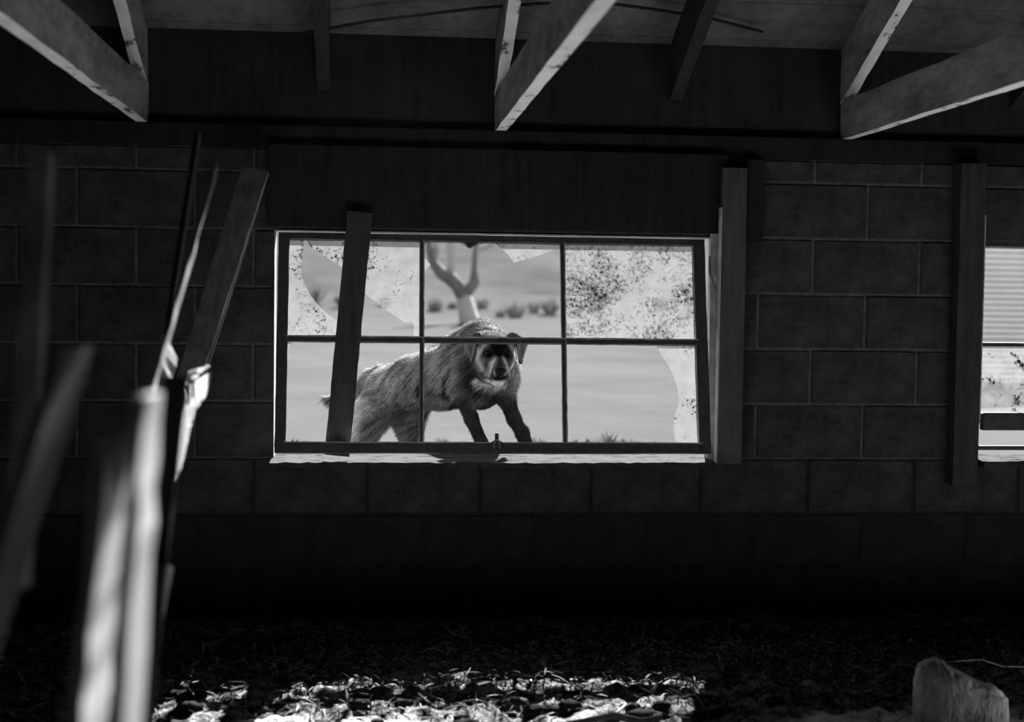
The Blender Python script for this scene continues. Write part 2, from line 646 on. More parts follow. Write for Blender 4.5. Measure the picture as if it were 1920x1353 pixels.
sash_bar('sash_top_rail', 0, 0.010, sw, 0.010, 0.022, 0.030)
sash_bar('sash_bottom_rail', 0, sh - 0.018, sw, sh - 0.018, 0.036, 0.032)
sash_bar('sash_stile', 0.018, 0.02, 0.018, sh - 0.02, 0.037, 0.030)
sash_bar('sash_stile', sw - 0.020, 0.02, sw - 0.020, sh - 0.02, 0.040, 0.030)
uA, uB = uv_of(791, 640)[0], uv_of(1057, 640)[0]
vM = uv_of(800, 637.5)[1]
for uu in (uA, uB):
    for (va, vb) in ((0.02, vM), (vM, sh - 0.03)):
        sash_bar('muntin', uu, va, uu, vb, 0.016, 0.024, seed=3)
        sash_bar('putty_highlight', uu + 0.006, va, uu + 0.006, vb, 0.004, 0.030, 'putty', seed=4)
for (ua, ub) in ((0.03, uA), (uA, uB), (uB, sw - 0.03)):
    sash_bar('muntin', ua, vM, ub, vM, 0.019, 0.026, seed=5)
    sash_bar('putty_highlight', ua, vM - 0.009, ub, vM - 0.009, 0.005, 0.030, 'putty', seed=6)
sash_bar('putty_highlight', 0.03, sh - 0.0365, sw - 0.03, sh - 0.0365, 0.004, 0.036, 'putty', seed=7)
sash_bar('putty_highlight', 0.037, 0.02, 0.037, sh - 0.035, 0.003, 0.026, 'steel_worn', seed=8)
sash_bar('putty_highlight', sw - 0.041, 0.02, sw - 0.041, sh - 0.035, 0.003, 0.026, 'steel_worn', seed=9)


def shard(name, pxpts, mat, n=-0.004):
    b = bmesh.new()
    pts = [uv_of(*p) for p in pxpts]
    f_ = [b.verts.new(S(u, v, n)) for u, v in pts]
    k_ = [b.verts.new(S(u, v, n - 0.003)) for u, v in pts]
    face = b.faces.new(f_)
    face.material_index = 0
    b.faces.new(k_[::-1]).material_index = 1
    for i in range(len(pts)):
        j = (i + 1) % len(pts)
        b.faces.new((f_[i], k_[i], k_[j], f_[j])).material_index = 1
    bmesh.ops.triangulate(b, faces=b.faces)
    return from_bm(name, b, [M[mat], M['clear']], win1)


def Z1(*pts): return [(500 + x / 2.941, 420 + y / 2.941) for x, y in pts]
def Z2(*pts): return [(900 + x / 2.941, 420 + y / 2.941) for x, y in pts]


shard('pane_shard', Z1((108, 60), (207, 72), (200, 150), (190, 230), (192, 280), (210, 335), (245, 395), (290, 452), (340, 497), (385, 530), (390, 622), (108, 622)), 'pane_speckled')
shard('pane_shard', Z1((207, 66), (848, 66), (850, 628), (805, 628), (812, 560), (800, 540), (760, 540), (700, 500), (650, 465), (600, 430), (555, 395), (500, 320), (420, 240), (310, 170), (240, 120)), 'pane_speckled')
shard('pane_shard', Z1((862, 175), (905, 222), (862, 268)), 'pane_streaked')
shard('pane_shard', Z1((862, 70), (1055, 75), (1000, 92), (920, 90), (880, 100), (862, 130)), 'pane_streaked')
shard('pane_shard', Z1((1050, 68), (1240, 72), (1228, 96), (1160, 116), (1120, 134), (1080, 112)), 'pane_dirty')
shard('pane_shard', Z2((60, 70), (442, 75), (442, 150), (410, 140), (330, 170), (260, 192), (185, 212), (160, 172), (128, 140), (90, 110)), 'pane_speckled')
shard('pane', Z2((440, 80), (1170, 85), (1190, 650), (455, 645)), 'pane_dirty')
shard('pane_shard', Z2((968, 655), (1000, 720), (1040, 780), (1070, 840), (1090, 900), (1100, 980), (1078, 1040), (1068, 1080), (1072, 1170), (1085, 1215), (1225, 1215), (1190, 655)), 'pane_speckled')
shard('pane_shard', Z1((100, 640), (152, 640), (130, 660), (112, 690), (100, 700)), 'pane_streaked')
# dirt clod caught under the head of the middle pane
b = bmesh.new()
pts = [uv_of(*p) for p in Z1((1050, 70), (1090, 100), (1112, 126), (1140, 118), (1175, 98), (1200, 70))]
fa = [b.verts.new(S(u, v, 0.008)) for u, v in pts]
bk = [b.verts.new(S(u, v, -0.014)) for u, v in pts]
b.faces.new(fa); b.faces.new(bk[::-1])
for i in range(len(pts)):
    j = (i + 1) % len(pts)
    b.faces.new((fa[i], bk[i], bk[j], fa[j]))
from_bm('dirt_clod', b, M['steel'], win1)
# latch on the bottom rail
lu, lv = uv_of(930.5, 838)
b = bmesh.new()
add_bar(b, S(lu, lv + 0.004, 0.024), S(lu, lv - 0.045, 0.020), 0.013, 0.010, su, 0.0005, 4)
add_bar(b, S(lu - 0.026, lv - 0.004, 0.020), S(lu - 0.004, lv - 0.020, 0.022), 0.009, 0.008, sv, 0, 2)
add_bar(b, S(lu + 0.026, lv - 0.004, 0.020), S(lu + 0.004, lv - 0.020, 0.022), 0.009, 0.008, sv, 0, 2)
lt = from_bm('latch', b, M['steel'], win1)
b = bmesh.new()
for s_ in (-1, 1):
    tube(b, [S(lu + s_ * 0.010, lv + 0.010, 0.030), S(lu + s_ * 0.0105, lv - 0.006, 0.031), S(lu + s_ * 0.007, lv - 0.020, 0.031), S(lu, lv - 0.023, 0.031)], 0.0018, 6)
from_bm('latch_bail', b, M['putty'], lt)

# board propping the sash open
pb0, pb1 = at(632, 854, 4.938), at(675, 398, 4.975)
b_side = (1, 0, 0.09)
tag(plank('prop_board', pb0, pb1, 0.087, 0.026, b_side, M['board_wood'], None, 0.0012, 24, 11),
    'dark rough board propped on the sill in front of the big window', 'board')

# casing posts beside the openings
cp = empty('window_casing', at(1368, 868, WY))
tag(cp, 'upright casing post with window light painted as a pale edge beside the big window', 'post')
xa, xb = at(1347, 600, WY - 0.03).x, at(1392, 600, WY - 0.03).x
ztp, zbt = at(1370, 315, WY - 0.03).z, at(1370, 868, WY - 0.03).z
p1 = box('post', xa, xb, WY - 0.060, WY - 0.003, zbt, ztp, M['mid_wood'], cp, 0.002)
box('pale_edge', xa - 0.006, xa - 0.0005, WY - 0.058, WY - 0.004, zbt, at(1345, 390, WY).z, M['jamb'], p1)  # window light on the post's edge, painted as a pale strip
box('stop_strip', xa - 0.030, xa - 0.0075, WY - 0.022, WY - 0.0035, zbt + 0.01, at(1345, 420, WY).z, M['jamb'], cp)
b = bmesh.new()
add_bar(b, at(1331, 512, WY - 0.07), at(1343, 545, WY - 0.07), 0.006, 0.006, (1, 0, 0), 0, 2)
add_bar(b, at(1331, 512, WY - 0.07), at(1331, 480, WY - 0.055), 0.006, 0.006, (1, 0, 0), 0, 2)
from_bm('stay_hook', b, M['steel_worn'], cp)
tag(box('hanging_strap', at(1397, 400, WY - .03).x, at(1431, 400, WY - .03).x, WY - 0.035, WY - 0.004, at(1410, 456, WY - .03).z, ZW - 0.002, M['dark_wood'], None, 0.004),
    'short black board hanging from the top plate next to the casing post', 'board')
c2 = empty('window_casing', at(1805, 880, WY))
tag(c2, 'dim upright post at the edge of the second window', 'post')
xa2, xb2 = at(1786, 650, WY - 0.03).x, W2[0] - 0.012
p2 = box('post', xa2, xb2, WY - 0.065, WY - 0.003, at(1800, 905, WY).z, ZW - 0.002, M['board_wood'], c2, 0.002)
box('pale_edge', xb2 + 0.001, xb2 + 0.006, WY - 0.06, WY - 0.004, at(1800, 790, WY).z, at(1830, 405, WY).z, M['jamb'], p2)

# second window
win2 = empty('window_2', ((W2[0] + W2[1]) / 2, WY, ZS))
tag(win2, 'second steel window at the end of the wall with a soiled lower pane', None, None, 'structure')
rough_sill('window_sill', W2[0] - 0.004, W2[1] + 0.004, WY - 0.10, WO + 0.02, ZS + 0.004, win2, 9)
zt2 = at(1838, 461, WY + 0.02).z
box('frame_head', W2[0] + 0.001, W2[1] - 0.001, WY + 0.004, WY + 0.07, zt2, ZT - 0.001, M['steel'], win2)
box('head_edge', W2[0] + 0.001, W2[1] - 0.001, WY + 0.001, WY + 0.06, zt2 - 0.007, zt2 - 0.0005, M['jamb'], win2)
box('frame_jamb', W2[0] + 0.0005, W2[0] + 0.010, WY - 0.002, WO - 0.015, ZS + 0.008, zt2 - 0.008, M['steel'], win2)
box('frame_jamb', W2[1] - 0.010, W2[1] - 0.0005, WY - 0.002, WO - 0.015, ZS + 0.008, zt2 - 0.008, M['steel'], win2)
y2 = WY + 0.03
zm = at(1870, 645, y2).z
zr0, zr1 = at(1870, 806, y2 - 0.06).z, at(1870, 773, y2 - 0.06).z
box('muntin', W2[0] + 0.011, W2[1] - 0.011, y2 - 0.012, y2 + 0.012, zm - 0.008, zm + 0.006, M['steel'], win2)
for k in (1, 2):
    xm = W2[0] + (W2[1] - W2[0]) * k / 3
    for (a_, b_) in ((zr1, zm - 0.009), (zm + 0.007, zt2 - 0.008)):
        box('muntin', xm - 0.008, xm + 0.008, y2 - 0.012, y2 + 0.012, a_, b_, M['steel'], win2)
box('sash_bottom_rail', W2[0] + 0.011, W2[1] - 0.011, y2 - 0.075, y2 - 0.045, zr0, zr1, M['steel'], win2, 0.004)
zf = at(1870, 839, WY - 0.04).z
box('frame_sill_bar', W2[0] - 0.004, W2[1] + 0.004, WY - 0.05, WY - 0.03, zf - 0.008, zf + 0.008, M['steel'], win2, 0.002)
for k in range(3):
    pa = W2[0] + 0.011 + (W2[1] - W2[0] - 0.022) * k / 3 + 0.006
    pb = W2[0] + 0.011 + (W2[1] - W2[0] - 0.022) * (k + 1) / 3 - 0.006
    b = bmesh.new()
    add_box(b, pa, pb, y2 + 0.001, y2 + 0.004, zr1 - 0.02, zm - 0.0085)
    o = from_bm('pane', b, [M['pane_streaked'], M['clear']], win2)
    for p in o.data.polygons: p.material_index = 0 if p.normal.y < -0.5 else 1
# ------------------------------------------------------------------ outside
GZ = 0.26                      # ground level under the dog
tv, tf = [], []
gx = [-90 + 180 * i / 60 for i in range(61)]
gy = [WO + 0.0, 6, 7, 8, 10, 12, 15, 20, 26, 32, 40, 48, 54, 60, 70, 80, 95, 110, 130, 150, 175, 200]


def terr(x, y):
    z = GZ + 0.0012 * max(0, y - 10)
    if y > 48: z += 0.115 * (y - 48) * (1 + 0.12 * math.sin(x * 0.07 + 1))
    return z + (0.06 * math.sin(x * 0.8 + y * 0.3) if y > 9 else 0)


for y in gy:
    for x in gx: tv.append((x, y, terr(x, y)))
nxg = len(gx)
for j in range(len(gy) - 1):
    for i in range(nxg - 1):
        a = j * nxg + i
        tf.append((a, a + 1, a + nxg + 1, a + nxg))
me = bpy.data.meshes.new('ground')
me.from_pydata(tv, [], tf)
go = link('ground', me, [M['field'], M['hill']])
for p in me.polygons:
    p.use_smooth = True
    if p.center.y > 53: p.material_index = 1
tag(go, 'sunlit pasture rising to a hillside', None, None, 'structure')


# bare tree in the field
def tree(base, pts_list, label):
    root = empty('bare_tree', base)
    tag(root, label, 'tree')
    for i, (pts, rad) in enumerate(pts_list):
        b = bmesh.new()
        tube(b, pts, rad, 8)
        from_bm('trunk' if i == 0 else 'branch', b, M['bark_dark' if i in (1, 2) else 'bark'], root, True)
    return root


TY = 38.0
def T(px, py, dy=0): return at(px, py, TY + dy)
base = T(882, 610); base.z = terr(base.x, TY) - 0.1
tree(base, [
    ([base, T(877, 590), T(872, 565), T(868, 552)], [0.30, 0.25, 0.21, 0.19]),
    ([T(869, 556), T(858, 536), T(843, 521), T(826, 511), T(812, 492), T(806, 470), T(803, 440), T(800, 400)], [0.20, 0.19, 0.20, 0.17, 0.12, 0.10, 0.09, 0.05]),
    ([T(870, 554), T(880, 541), T(890, 530), T(889, 505), T(891, 470), T(893, 440), T(896, 400)], [0.15, 0.16, 0.16, 0.08, 0.07, 0.06, 0.04]),
    ([T(843, 521), T(846, 490), T(844, 462), T(846, 430), T(842, 395)], [0.12, 0.08, 0.10, 0.08, 0.04]),
    ([T(812, 492), T(818, 468), T(815, 430)], [0.09, 0.08, 0.04]),
    ([T(891, 470), T(905, 466), T(922, 459), T(930, 440)], [0.05, 0.07, 0.06, 0.03]),
], 'bare forked tree standing in the pasture')

# scrub bushes along the foot of the hill and in the grass
rs = random.Random(12)


def bush(name, c, rx, rz, label, cat, group, n=90, seed=0, mat='bark', parent=None):
    r = random.Random(seed)
    b = bmesh.new()
    for _ in range(n):
        a = r.uniform(0, 6.283); q = math.sqrt(r.random())
        tip = Vector((c[0] + rx * q * math.cos(a), c[1] + rx * 0.6 * q * math.sin(a), c[2] + rz * (1 - 0.5 * q * q) * r.uniform(0.6, 1)))
        foot = Vector((c[0] + rx * 0.25 * q * math.cos(a), c[1] + rx * .2 * q * math.sin(a), c[2]))
        wv = Vector((r.uniform(-1, 1), r.uniform(-1, 1), 0)).normalized() * rx * 0.035
        mid = foot.lerp(tip, 0.6) + Vector((0, 0, rz * 0.08))
        v1, v2, v3, v4, v5 = (b.verts.new(p) for p in (foot - wv * .6, foot + wv * .6, mid + wv, mid - wv, tip))
        b.faces.new((v1, v2, v3, v4)); b.faces.new((v4, v3, v5))
    o = from_bm(name, b, M[mat])
    return tag(o, label, cat, group)


for i, (px, s_) in enumerate([(815, 0.9), (848, .6), (905, .7), (938, .6), (966, 1.1), (1001, .7), (1032, 1.0), (590, 1.0), (720, .8), (640, .8), (1120, 1.0), (1240, .9), (1080, .7)]):
    p = at(px, 590, 49.5 + rs.uniform(-1.5, 2.5))
    p.z = terr(p.x, p.y) - 0.05
    bush('scrub_bush', p, 0.55 * s_, 0.75 * s_, 'low dark scrub at the foot of the hillside', 'bush', 'scrub along the hill foot', 60, 100 + i, 'grass')
for i, (px, py, s_) in enumerate([(1075, 826, .7), (1105, 828, .9), (1140, 824, 1.1), (1170, 829, .8), (1190, 832, .9), (1010, 826, .8), (828, 826, .8), (868, 828, .6), (548, 829, .9), (572, 831, .7), (1225, 830, .7)]):
    y = H and (H - GZ) * FPX / (py - 546 + 6)
    p = at(px, py + 6, y)
    p.z = terr(p.x, p.y) - 0.02
    bush('grass_tuft', p, 0.10 * s_, 0.10 * s_, 'tuft of dark grass growing in the pale pasture behind the sill', 'grass', 'grass tufts near the wall', 50, 200 + i, 'grass')
# neighbouring shed of corrugated sheet
SY = 15.0
sx0, sx1 = at(1680, 600, SY).x, at(1680, 600, SY).x + 9
shed = empty('metal_shed', (sx0, SY, GZ))
tag(shed, 'white corrugated metal shed outside the second window', 'shed')


def corrug(name, p0, ux, length, z0, z1, nrm, parent, pitch=0.064, amp=0.011):
    b = bmesh.new()
    p0, ux, nrm = Vector(p0), Vector(ux), Vector(nrm)
    n = int((z1 - z0) / pitch * 6)
    prev = None
    for i in range(n + 1):
        z = z0 + (z1 - z0) * i / n
        d = nrm * (amp * math.sin(2 * math.pi * (z - z0) / pitch))
        a = [b.verts.new(p0 + Vector((0, 0, z)) + d), b.verts.new(p0 + ux * length + Vector((0, 0, z)) + d)]
        if prev: b.faces.new((prev[0], prev[1], a[1], a[0]))
        prev = a
    return from_bm(name, b, M['white_metal'], parent, True)


corrug('wall_sheet', (sx0, SY, 0), (1, 0, 0), 9, GZ - 0.1, GZ + 2.8, (0, -1, 0), shed)
corrug('wall_sheet', (sx0, SY, 0), (0, 1, 0), 6, GZ - 0.1, GZ + 2.8, (-1, 0, 0), shed)
corrug('wall_sheet', (sx1, SY, 0), (0, 1, 0), 6, GZ - 0.1, GZ + 2.8, (1, 0, 0), shed)
corrug('wall_sheet', (sx0, SY + 6, 0), (1, 0, 0), 9, GZ - 0.1, GZ + 2.8, (0, 1, 0), shed)
b = bmesh.new()
v_ = [b.verts.new(p) for p in ((sx0 - .2, SY - .15, GZ + 2.75), (sx1 + .2, SY - .15, GZ + 2.75), (sx1 + .2, SY + 3, GZ + 4.2), (sx0 - .2, SY + 3, GZ + 4.2), (sx1 + .2, SY + 6.2, GZ + 2.75), (sx0 - .2, SY + 6.2, GZ + 2.75))]
for f in ((0, 1, 2, 3), (3, 2, 4, 5), (0, 3, 5), (1, 4, 2)): b.faces.new([v_[k] for k in f])
from_bm('roof', b, M['white_metal'], shed)

# ------------------------------------------------------------------ the dog
class Field:
    """a smooth union of rounded cones and ellipsoids, meshed as one skin"""
    def __init__(s, lo, hi, h):
        s.lo, s.h = np.array(lo, float), h
        s.n = np.ceil((np.array(hi) - s.lo) / h).astype(int) + 1
        s.ax = [s.lo[i] + np.arange(s.n[i]) * h for i in range(3)]
        s.f = np.full(s.n, 0.5)

    def _box(s, lo, hi, pad):
        a = np.maximum(((np.array(lo) - pad - s.lo) / s.h).astype(int), 0)
        b = np.minimum(((np.array(hi) + pad - s.lo) / s.h).astype(int) + 2, s.n)
        sl = tuple(slice(a[i], b[i]) for i in range(3))
        P = np.stack(np.meshgrid(*[s.ax[i][sl[i]] for i in range(3)], indexing='ij'), -1)
        return sl, P

    def _mix(s, sl, d, k, sub=False):
        f = s.f[sl]
        if sub:
            q = np.clip(0.5 - 0.5 * (f + d) / k, 0, 1)
            s.f[sl] = f * (1 - q) + (-d) * q + k * q * (1 - q)
        else:
            q = np.clip(0.5 + 0.5 * (f - d) / k, 0, 1)
            s.f[sl] = f * (1 - q) + d * q - k * q * (1 - q)

    def cone(s, a, b, ra, rb_, k=0.03):
        a, b = np.array(a, float), np.array(b, float)
        r = max(ra, rb_)
        sl, P = s._box(np.minimum(a, b) - r, np.maximum(a, b) + r, 0.06)
        ab = b - a
        t = np.clip(((P - a) @ ab) / (ab @ ab), 0, 1)
        d = np.linalg.norm(P - (a + t[..., None] * ab), axis=-1) - (ra + (rb_ - ra) * t)
        s._mix(sl, d, k)

    def ell(s, c, r, k=0.02, R=None, sub=False):
        c, r = np.array(c, float), np.array(r, float)
        m_ = r.max()
        sl, P = s._box(c - m_, c + m_, 0.05)
        p = P - c
        if R is not None: p = p @ np.array(R)
        k0 = np.linalg.norm(p / r, axis=-1)
        k1 = np.linalg.norm(p / (r * r), axis=-1) + 1e-9
        s._mix(sl, k0 * (k0 - 1) / k1, k, sub)

    def mesh(s):
        f = s.f
        ins = f < 0
        c = [ins[dx:s.n[0] - 1 + dx, dy:s.n[1] - 1 + dy, dz:s.n[2] - 1 + dz] for dx in (0, 1) for dy in (0, 1) for dz in (0, 1)]
        allc = np.logical_and.reduce(c); anyc = np.logical_or.reduce(c)
        I = np.argwhere(anyc & ~allc)
        idx = np.full(allc.shape, -1); idx[tuple(I.T)] = np.arange(len(I))
        acc = np.zeros((len(I), 3)); cnt = np.zeros(len(I))
        cor = [np.array((dx, dy, dz)) for dx in (0, 1) for dy in (0, 1) for dz in (0, 1)]
        for i in range(8):
            for j in range(i + 1, 8):
                if abs(cor[i] - cor[j]).sum() != 1: continue
                fa = f[tuple((I + cor[i]).T)]; fb = f[tuple((I + cor[j]).T)]
                x = (fa < 0) != (fb < 0)
                t = np.where(x, fa / np.where(x, fa - fb, 1), 0)
                pos = cor[i] + t[:, None] * (cor[j] - cor[i])
                acc[x] += pos[x]; cnt[x] += 1
        V = s.lo + (I + acc / cnt[:, None]) * s.h
        Q = []
        for ax in range(3):
            sh_ = list(s.n); sh_[ax] -= 1
            a = ins[tuple(slice(0, s.n[i] - 1) if i == ax else slice(None) for i in range(3))]
            b_ = ins[tuple(slice(1, None) if i == ax else slice(None) for i in range(3))]
            E = np.argwhere(a != b_)
            o1, o2 = [i for i in range(3) if i != ax]
            ok = (E[:, o1] > 0) & (E[:, o2] > 0) & (E[:, o1] < s.n[o1] - 1) & (E[:, o2] < s.n[o2] - 1)
            E = E[ok]
            q = []
            for d1, d2 in ((-1, -1), (0, -1), (0, 0), (-1, 0)):
                e = E.copy(); e[:, o1] += d1; e[:, o2] += d2
                q.append(idx[tuple(e.T)])
            q = np.stack(q, 1)
            flip = a[tuple(E.T)] ^ (ax == 1)
            q[~flip] = q[~flip][:, ::-1]
            Q.append(q)
        return V, np.concatenate(Q)


def P3(px, py, Y): return tuple(at(px, py, Y))


F = Field((-0.30, 5.28, GZ - 0.03), (0.86, 6.50, 1.34), 0.0052)
# trunk, from the rump forward
F.cone(P3(735, 730, 6.15), P3(778, 717, 6.02), 0.104, 0.114)
F.cone(P3(778, 717, 6.02), P3(828, 707, 5.90), 0.114, 0.130)
F.cone(P3(828, 707, 5.90), P3(876, 697, 5.78), 0.130, 0.143)
F.cone(P3(876, 697, 5.78), P3(908, 700, 5.68), 0.138, 0.126)
F.cone(P3(872, 655, 5.78), P3(902, 640, 5.70), 0.085, 0.082, 0.05)      # withers and nape
F.cone(P3(902, 640, 5.70), P3(926, 654, 5.56), 0.080, 0.070, 0.04)      # neck
F.cone(P3(908, 690, 5.66), P3(930, 672, 5.56), 0.10, 0.075, 0.05)       # throat
F.ell(P3(902, 742, 5.64), (0.055, 0.05, 0.055), 0.04)                   # breast
F.ell(P3(946, 700, 5.64), (0.055, 0.07, 0.08), 0.05)                    # far shoulder
F.ell(P3(866, 700, 5.68), (0.05, 0.06, 0.09), 0.05)                     # near shoulder
# forelegs, slanting forward
F.cone(P3(864, 715, 5.66), P3(868, 742, 5.62), 0.050, 0.040, 0.03)
F.cone(P3(868, 742, 5.62), P3(884, 785, 5.59), 0.038, 0.027, 0.02)
F.cone(P3(884, 785, 5.59), P3(904, 832, 5.57), 0.027, 0.024, 0.015)
F.cone(P3(904, 832, 5.57), P3(926, 885, 5.57), 0.024, 0.021, 0.015)
F.cone(P3(946, 712, 5.62), P3(948, 742, 5.60), 0.050, 0.040, 0.03)
F.cone(P3(948, 742, 5.60), P3(964, 785, 5.58), 0.036, 0.028, 0.02)
F.ell(P3(981, 812, 5.572), (0.027, 0.027, 0.035), 0.015)
F.cone(P3(964, 785, 5.58), P3(987, 830, 5.57), 0.028, 0.023, 0.015)
F.cone(P3(987, 830, 5.57), P3(1008, 885, 5.57), 0.022, 0.021, 0.015)


def paw(px, Y, sc_=1.0):
    p = at(px, 890, Y)
    z = terr(p.x, Y) + 0.028
    F.ell((p.x, Y - 0.03, z), (0.036 * sc_, 0.052 * sc_, 0.028), 0.02)
    for q in (-1.5, -0.5, 0.5, 1.5):
        F.ell((p.x + q * 0.016, Y - 0.075 + 0.006 * abs(q), z - 0.008), (0.011, 0.018, 0.015), 0.006)
    return (p.x, Y, z)


for px, Y, top in ((930, 5.57, (926, 885, 5.57)), (1012, 5.57, (1008, 885, 5.57)), (676, 6.14, None), (778, 6.26, None)):
    c = paw(px, Y)
    if top: F.cone(P3(*top), c, 0.021, 0.026, 0.015)
# hind legs: thigh, knee forward, hock back, near-upright shank
F.cone(P3(722, 738, 6.16), P3(700, 775, 6.08), 0.085, 0.076, 0.04)
F.cone(P3(700, 775, 6.08), P3(686, 812, 6.12), 0.075, 0.056, 0.04)
F.cone(P3(686, 812, 6.12), P3(672, 846, 6.24), 0.050, 0.030, 0.03)
pz = at(676, 890, 6.20)
F.cone(P3(672, 846, 6.24), (pz.x, 6.17, terr(pz.x, 6.17) + 0.03), 0.030, 0.024, 0.02)
F.cone(P3(760, 745, 6.16), P3(768, 785, 6.16), 0.085, 0.068, 0.05)
F.cone(P3(768, 785, 6.16), P3(771, 822, 6.20), 0.062, 0.048, 0.04)
F.cone(P3(771, 822, 6.20), P3(776, 850, 6.33), 0.045, 0.028, 0.03)
pz = at(778, 890, 6.30)
F.cone(P3(776, 850, 6.33), (pz.x, 6.29, terr(pz.x, 6.29) + 0.03), 0.028, 0.024, 0.02)
F.cone(P3(758, 778, 6.10), P3(786, 770, 6.02), 0.045, 0.04, 0.04)       # groin fold
# tail
tl = [(712, 697, 6.22, .032), (694, 706, 6.28, .030), (670, 731, 6.34, .032), (645, 748, 6.38, .028), (622, 751, 6.41, .018), (607, 746, 6.43, .008)]
for a, b in zip(tl, tl[1:]): F.cone(P3(*a[:3]), P3(*b[:3]), a[3], b[3], 0.02)
# head, facing the camera
HC = at(928, 656, 5.50)
KP = 5.46 / FPX


def hp(x, y, z): return (HC.x + x, HC.y + y, HC.z + z)
def hq(px, py, y): return hp((px - 928) * KP, y, -(py - 656) * KP)


F.ell(hp(0.002, 0.025, 0.004), (0.072, 0.085, 0.064), 0.025)
for s_ in (-1, 1):
    F.ell(hp(0.004 + s_ * 0.040, -0.048, 0.018), (0.028, 0.026, 0.020), 0.016)           # brow
    F.ell(hp(0.000 + s_ * 0.050, -0.012, -0.036), (0.030, 0.055, 0.046), 0.022)          # cheek
F.ell(hp(0.006, -0.050, 0.000), (0.026, 0.024, 0.030), 0.02)                             # stop
F.cone(hp(0.005, -0.040, -0.034), hp(0.008, -0.138, -0.062), 0.040, 0.029, 0.018)        # muzzle
for s_ in (-1, 1):
    F.ell(hp(0.006 + s_ * 0.024, -0.105, -0.082), (0.022, 0.048, 0.034), 0.010)          # flews
F.ell(hp(0.003, -0.085, -0.114), (0.029, 0.062, 0.023), 0.008)                           # lower jaw
F.ell(hp(0.0, -0.01, -0.085), (0.042, 0.05, 0.035), 0.03)
F.ell(hp(0.006, -0.150, -0.107), (0.045, 0.03, 0.003), 0.005, None, True)                # mouth line
F.ell(hp(0.008, -0.165, -0.098), (0.0022, 0.02, 0.012), 0.004, None, True)               # philtrum
EYES = [hq(911, 662, -0.066), hq(951, 663, -0.066)]
for e in EYES:
    F.ell((e[0], e[1] - 0.009, e[2]), (0.015, 0.013, 0.0085), 0.008, None, True)
# drop ears: flat triangular flaps hanging beside the cheeks


def flap(a, b, ra, rb_, k, sq=2.3):
    a, b = np.array(a), np.array(b)
    r = max(ra, rb_)
    sl, P = F._box(np.minimum(a, b) - r, np.maximum(a, b) + r, 0.04)
    ab = b - a
    t = np.clip(((P - a) @ ab) / (ab @ ab), 0, 1)
    q = P - (a + t[..., None] * ab)
    q[..., 1] *= sq
    F._mix(sl, (np.linalg.norm(q, axis=-1) - (ra + (rb_ - ra) * t)) * 0.7, k)


for s_, top, mid_, cor_, tip_ in ((-1, (893, 632), (883, 642), (874, 645), (885, 676)), (1, (962, 632), (976, 641), (985, 645), (976, 678))):
    flap(hq(*top, 0.012), hq(*mid_, -0.004), 0.022, 0.022, 0.008)
    flap(hq(*mid_, -0.006), hq(*tip_, -0.022), 0.021, 0.009, 0.006)
    flap(hq(*cor_, 0.000), hq(*tip_, -0.020), 0.013, 0.008, 0.006)
V, Q = F.mesh()


def smooth_noise(P, sc_, seed):
    r = np.random.default_rng(seed)
    k = r.normal(0, sc_, (14, 3)); p = r.uniform(0, 6.28, 14)
    return np.sin(P @ k.T + p).mean(1)


def gauss(P, c, r): return np.exp(-(((P - np.array(c)) / np.array(r)) ** 2).sum(1))


